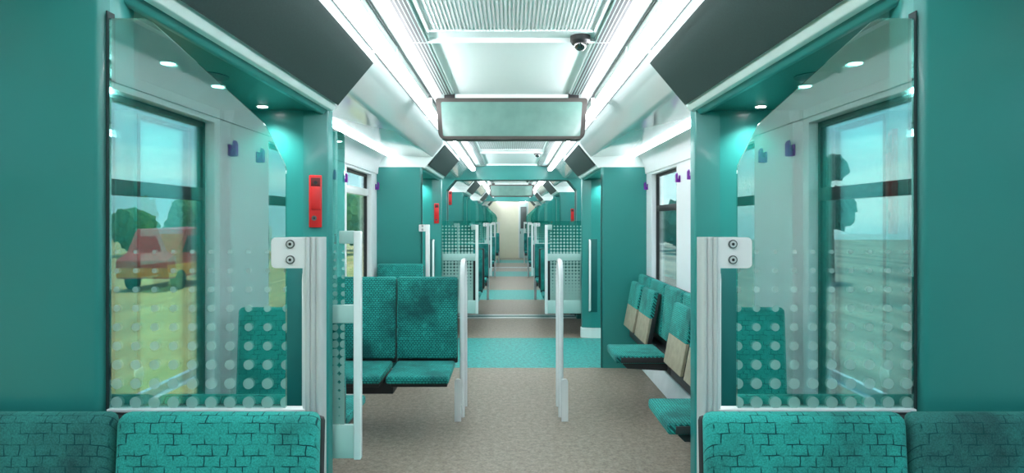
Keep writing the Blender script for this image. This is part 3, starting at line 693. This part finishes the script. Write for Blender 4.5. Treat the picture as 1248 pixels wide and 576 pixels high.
def fold_seat(y, label, down):
    global folded
    if down:
        t = thing('folding_seat', (1.17, y, 0), label, 'folding seat', 'folding seats on the right wall')
        m = MB(); vs = m.box(-.40, -.015, -.225, .225, .392, .452, .018, 3)
        m.build('seat_cushion', M['fabric_b'], t)
        for e_ in (-1, 1):
            m = MB(); m.box(-.36, -.03, e_*.222, e_*.229, .399, .438, .003); m.build('end_plate', M['charcoal'], t)
        m = MB(); m.prism(rounded([(-.35, .391), (-.012, .391), (-.012, .335), (-.31, .352)], .006, 2), -.20, .20); m.build('seat_pan', M['charcoal'], t)
        for q in (-.212, .205):
            m = MB(); m.box(-.05, .0, q, q+.008, .421, .452, .002); m.build('hinge_arm', M['charcoal'], t)
        return t
    if folded is None:
        t = thing('folding_seat', (1.17, y, 0), label, 'folding seat', 'folding seats on the right wall')
        m = MB()
        def tilt(vs):
            for v in vs: v.co.x += (v.co.z-.44)*.19
        vs = m.box(-.078, -.030, -.225, .225, .64, .865, .016, 3); tilt(vs); m.build('seat_cushion', M['fabric_b'], t)
        m = MB(); vs = m.box(-.074, -.050, -.222, .222, .435, .648, .004, 2); tilt(vs); m.build('seat_underside', M['wood'], t)
        m = MB(); vs = m.box(-.055, -.015, -.224, .224, .43, .85, .006, 2); tilt(vs); m.build('seat_pan', M['charcoal'], t)
        folded = t; return t
    t = copy_tree(folded); t.location = (1.17, y, 0); t['label'] = label; return t
fold_seat(5.88, 'folded up seat with beige underside on the right wall, farthest, in the corner', False)
fold_seat(5.35, 'folded up seat with beige underside on the right wall, beside the farthest one', False)
fold_seat(4.84, 'lowered teal folding seat on the right wall below the window', True)
fold_seat(4.28, 'folded up seat with beige underside on the right, just before the lowered middle seat', False)
fold_seat(3.76, 'folded up seat with beige underside on the right, partly behind the foreground pillar', False)
fold_seat(3.30, 'lowered teal folding seat nearest the camera on the right', True)

# ------------------------------------------------------------------ slim posts at the aisle
def post(sx, y, label, H=1.146, foot=True):
    t = thing('aisle_post', (sx*.365, y, 0), label, 'post', 'slim white posts at the aisle')
    pts = [(0, .10, .0), (0, .10, H-.14)]
    for k in range(1, 9):
        a = math.pi*k/16; pts.append((0, .10+.07*(1-math.cos(a))*1.0, H-.14+.14*math.sin(a)))
    pts += [(0, .22, H), (0, .28, H)]
    for k in range(1, 9):
        a = math.pi/2*k/8; pts.append((0, .28+.09*math.sin(a), H-.14*(1-math.cos(a))))
    pts.append((0, .37, .0))
    m = MB(); m.tube(pts, .0185); m.build('hoop_tube', M['lacq'], t)
    m = MB(); m.prism(rounded([(-.026+.022*sx*0, 0), (.022, 0), (.022, .305), (-.026, .305)], [0, 0, .022, .022]), -.012, .012)
    o = m.build('foot_plate', M['lacq'], t); o.location = (sx*.022, 0, 0)
    m = MB(); m.box(-.01, .01, .01, .09, .05, .09, .003); o = m.build('foot_link', M['lacq'], t); o.location = (sx*.012, 0, 0)
    return t
post(-1, 4.52, 'slim white post on the floor beside the left pair of seats')
post(1, 4.52, 'slim white post standing alone on the floor right of the aisle')

# ------------------------------------------------------------------ outside
def ground(name, x0, x1, cols, label):
    m, nt, out = base_mat(label); L = nt.links.new; p = princ(nt, out, .9)
    tc = N(nt, 'ShaderNodeTexCoord'); mp = N(nt, 'ShaderNodeMapping'); mp.inputs['Scale'].default_value = (.5, .035, 1)
    L(tc.outputs['Object'], mp.inputs[0]); n = N(nt, 'ShaderNodeTexNoise', i_Scale=1.6, i_Detail=5.); L(mp.outputs[0], n.inputs['Vector'])
    r = N(nt, 'ShaderNodeValToRGB'); el = r.color_ramp.elements
    for i, c in enumerate(cols):
        e = el[i] if i < 2 else el.new(.5)
        e.position = .3+.4*i/(len(cols)-1); e.color = lin(c)
    L(n.outputs['Fac'], r.inputs[0]); L(r.outputs[0], p.inputs['Base Color'])
    b = MB(); b.box(x0, x1, -80, 120, -1.25, -1.05); o = b.build(name, m, smooth=False); o['kind'] = 'structure'; o['label'] = label
ground('grass_verge', -90, -1.6, [(128, 138, 66), (206, 176, 112), (232, 208, 150), (168, 136, 84)], 'ochre and green trackside ground on the left')
ground('ballast_bed', 1.6, 90, [(120, 112, 100), (168, 158, 140), (200, 196, 186), (90, 88, 84)], 'pale grey and brown ballast on the right')
def tree(x, y, h, r, col, label):
    t = thing('tree', (x, y, -1.05), label, 'tree', 'trees outside the windows')
    m = MB(); m.cyl((0, 0, 0), (0, 0, h*.6), .18, 10, r1=.1); m.build('trunk', M['trunk'], t)
    m = MB(); rr = random.Random(int(x*10+y*7))
    for k in range(9):
        c = (rr.uniform(-.6, .6)*r, rr.uniform(-.6, .6)*r, h*.62+rr.uniform(-.25, .3)*h); s = r*rr.uniform(.45, .7)
        res = bmesh.ops.create_icosphere(m.bm, subdivisions=3, radius=s)
        for v in res['verts']:
            q = 1+.22*math.sin(v.co.x*9/s+k)*math.sin(v.co.y*8/s)+.12*math.sin(v.co.z*21/s)
            v.co = Vector(c)+v.co*q
    m.build('crown', col, t)
M['trunk'] = mat('bark', (80, 66, 50), .9); M['leaf'] = mat('mid green foliage', (84, 118, 52), .9, var=.4, nscale=2.5)
M['leaf_dark'] = mat('dark green foliage', (38, 62, 48), .9, var=.4, nscale=2.5)
dirn = ['left']
for k in range(22):
    tree(-27-2*math.sin(k*2.1), -58+k*5.5, 3.3+.5*math.sin(k*1.7), 1.75, M['leaf'], 'round mid green tree in the row outside the left windows')
for k, (x, y) in enumerate([(13, -22.7), (24, -14), (24, 10), (19, 19), (26, 62), (16, 40)]):
    tree(x, y, 6.3, 1.0 if k == 0 else 2.2, M['leaf_dark'], 'tall dark green tree outside the right windows')
def van(x, y, col, col2, label):
    t = thing('van', (x, y, -1.05), label, 'van', 'parked vans outside the left windows')
    m = MB(); m.prism(rounded([(-2.3, .45), (2.3, .45), (2.35, 1.1), (1.7, 1.35), (1.1, 2.2), (-2.2, 2.25), (-2.3, 2.0)], .12), -.9, .9, 'x'); m.build('van_body', col, t)
    m = MB(); m.box(-.91, .91, -2.31, 2.33, .5, .95, .03); m.build('lower_band', col2, t)
    m = MB(); m.prism([(-1.9, 1.35), (1.35, 1.35), (.95, 1.95), (-1.9, 1.98)], -.91, .91, 'x'); m.build('side_window', M['black'], t)
    for q in (-1.45, 1.45):
        for s in (-1, 1):
            m = MB(); m.cyl((s*.72, q, .36), (s*.93, q, .36), .36, 20); m.build('wheel', M['rubber'], t)
M['orange'] = mat('orange paint', (240, 150, 30), .4); M['wpaint'] = mat('white paint', (235, 235, 230), .4)
van(-13, -21.5, M['red'], M['orange'], 'red van with orange lower band outside the left window')
van(-13.4, -27.5, M['wpaint'], M['orange'], 'white van with orange lower band outside the left window')
van(-14, 22, M['wpaint'], M['red'], 'white van with red lower band farther along outside')
for k in range(6):
    tree(-12.4-.5*(k % 2), 34+6*k, 4.4, 1.75, M['leaf'], 'mid green tree close to the line ahead, seen through the far left windows')
    tree(13.4+.5*(k % 2), 46+6*k, 3.4, 1.75, M['leaf_dark'], 'low dark tree close to the line ahead, seen through the far right windows')
# rails beside the train
for s, side in ((-1, 'left'), (1, 'right')):
    for q in (3.6, 5.05):
        t = thing('rail_track', (s*q, 20, -1.05), 'steel rail %s of the train, %s from it' % (side, 'nearer' if q < 4 else 'farther'), 'rail', 'steel rails outside')
        m = MB(); m.prism([(-.07, 0), (.07, 0), (.07, .015), (.012, .04), (.012, .12), (.036, .13), (.036, .16), (-.036, .16), (-.036, .13), (-.012, .12), (-.012, .04), (-.07, .015)], -60, 60); m.build('rail_profile', M['alu'], t, smooth=False)

# ------------------------------------------------------------------ sky and daylight
w = bpy.data.worlds.new('sky'); S.world = w; w.use_nodes = True; nt = w.node_tree; nt.nodes.clear(); L = nt.links.new
out = N(nt, 'ShaderNodeOutputWorld'); bg = N(nt, 'ShaderNodeBackground', i_Strength=1.45); L(bg.outputs[0], out.inputs[0])
tc = N(nt, 'ShaderNodeTexCoord'); sx_ = N(nt, 'ShaderNodeSeparateXYZ'); L(tc.outputs['Generated'], sx_.inputs[0])
r = N(nt, 'ShaderNodeValToRGB'); e = r.color_ramp.elements
e[0].position = 0.; e[0].color = lin((190, 216, 226)); e[1].position = .5; e[1].color = lin((84, 160, 214))
L(sx_.outputs[2], r.inputs[0])
mp = N(nt, 'ShaderNodeMapping'); mp.inputs['Scale'].default_value = (1.2, .6, 5); L(tc.outputs['Generated'], mp.inputs[0])
cn = N(nt, 'ShaderNodeTexNoise', i_Scale=2.2, i_Detail=5.); L(mp.outputs[0], cn.inputs['Vector'])
cm = N(nt, 'ShaderNodeMapRange', i_1=.48, i_2=.64); L(cn.outputs['Fac'], cm.inputs[0])
mx = N(nt, 'ShaderNodeMix', data_type='RGBA'); L(cm.outputs[0], mx.inputs['Factor']); L(r.outputs[0], mx.inputs[6]); mx.inputs[7].default_value = lin((246, 250, 250))
L(mx.outputs[2], bg.inputs[0])
sd = bpy.data.lights.new('sun', 'SUN'); sd.energy = 4.; sd.angle = math.radians(8); sd.color = (1, .96, .9)
so = bpy.data.objects.new('sun', sd); C.objects.link(so); so.rotation_euler = (math.radians(12), math.radians(8), 0)

# ------------------------------------------------------------------ camera
FPX = 760.
cd = bpy.data.cameras.new('camera'); cam = bpy.data.objects.new('camera', cd); C.objects.link(cam)
cd.sensor_fit = 'HORIZONTAL'; cd.sensor_width = 36.; cd.lens = 36.*FPX/1248
cd.shift_x = .5/1248; cd.shift_y = -19./1248
cd.clip_start = .02; cd.clip_end = 400
cam.location = (0, 0, EYE); cam.rotation_euler = (math.radians(90), 0, 0)
S.camera = cam
S.view_settings.view_transform = 'Standard'; S.view_settings.look = 'None'
S.view_settings.exposure = .78; S.view_settings.gamma = 1.; S.view_settings.use_curve_mapping = False
S.cycles.max_bounces = 10; S.cycles.diffuse_bounces = 5; S.cycles.glossy_bounces = 5; S.cycles.transparent_max_bounces = 24
S.cycles.sample_clamp_indirect = 6.
S.cycles.use_denoising = True
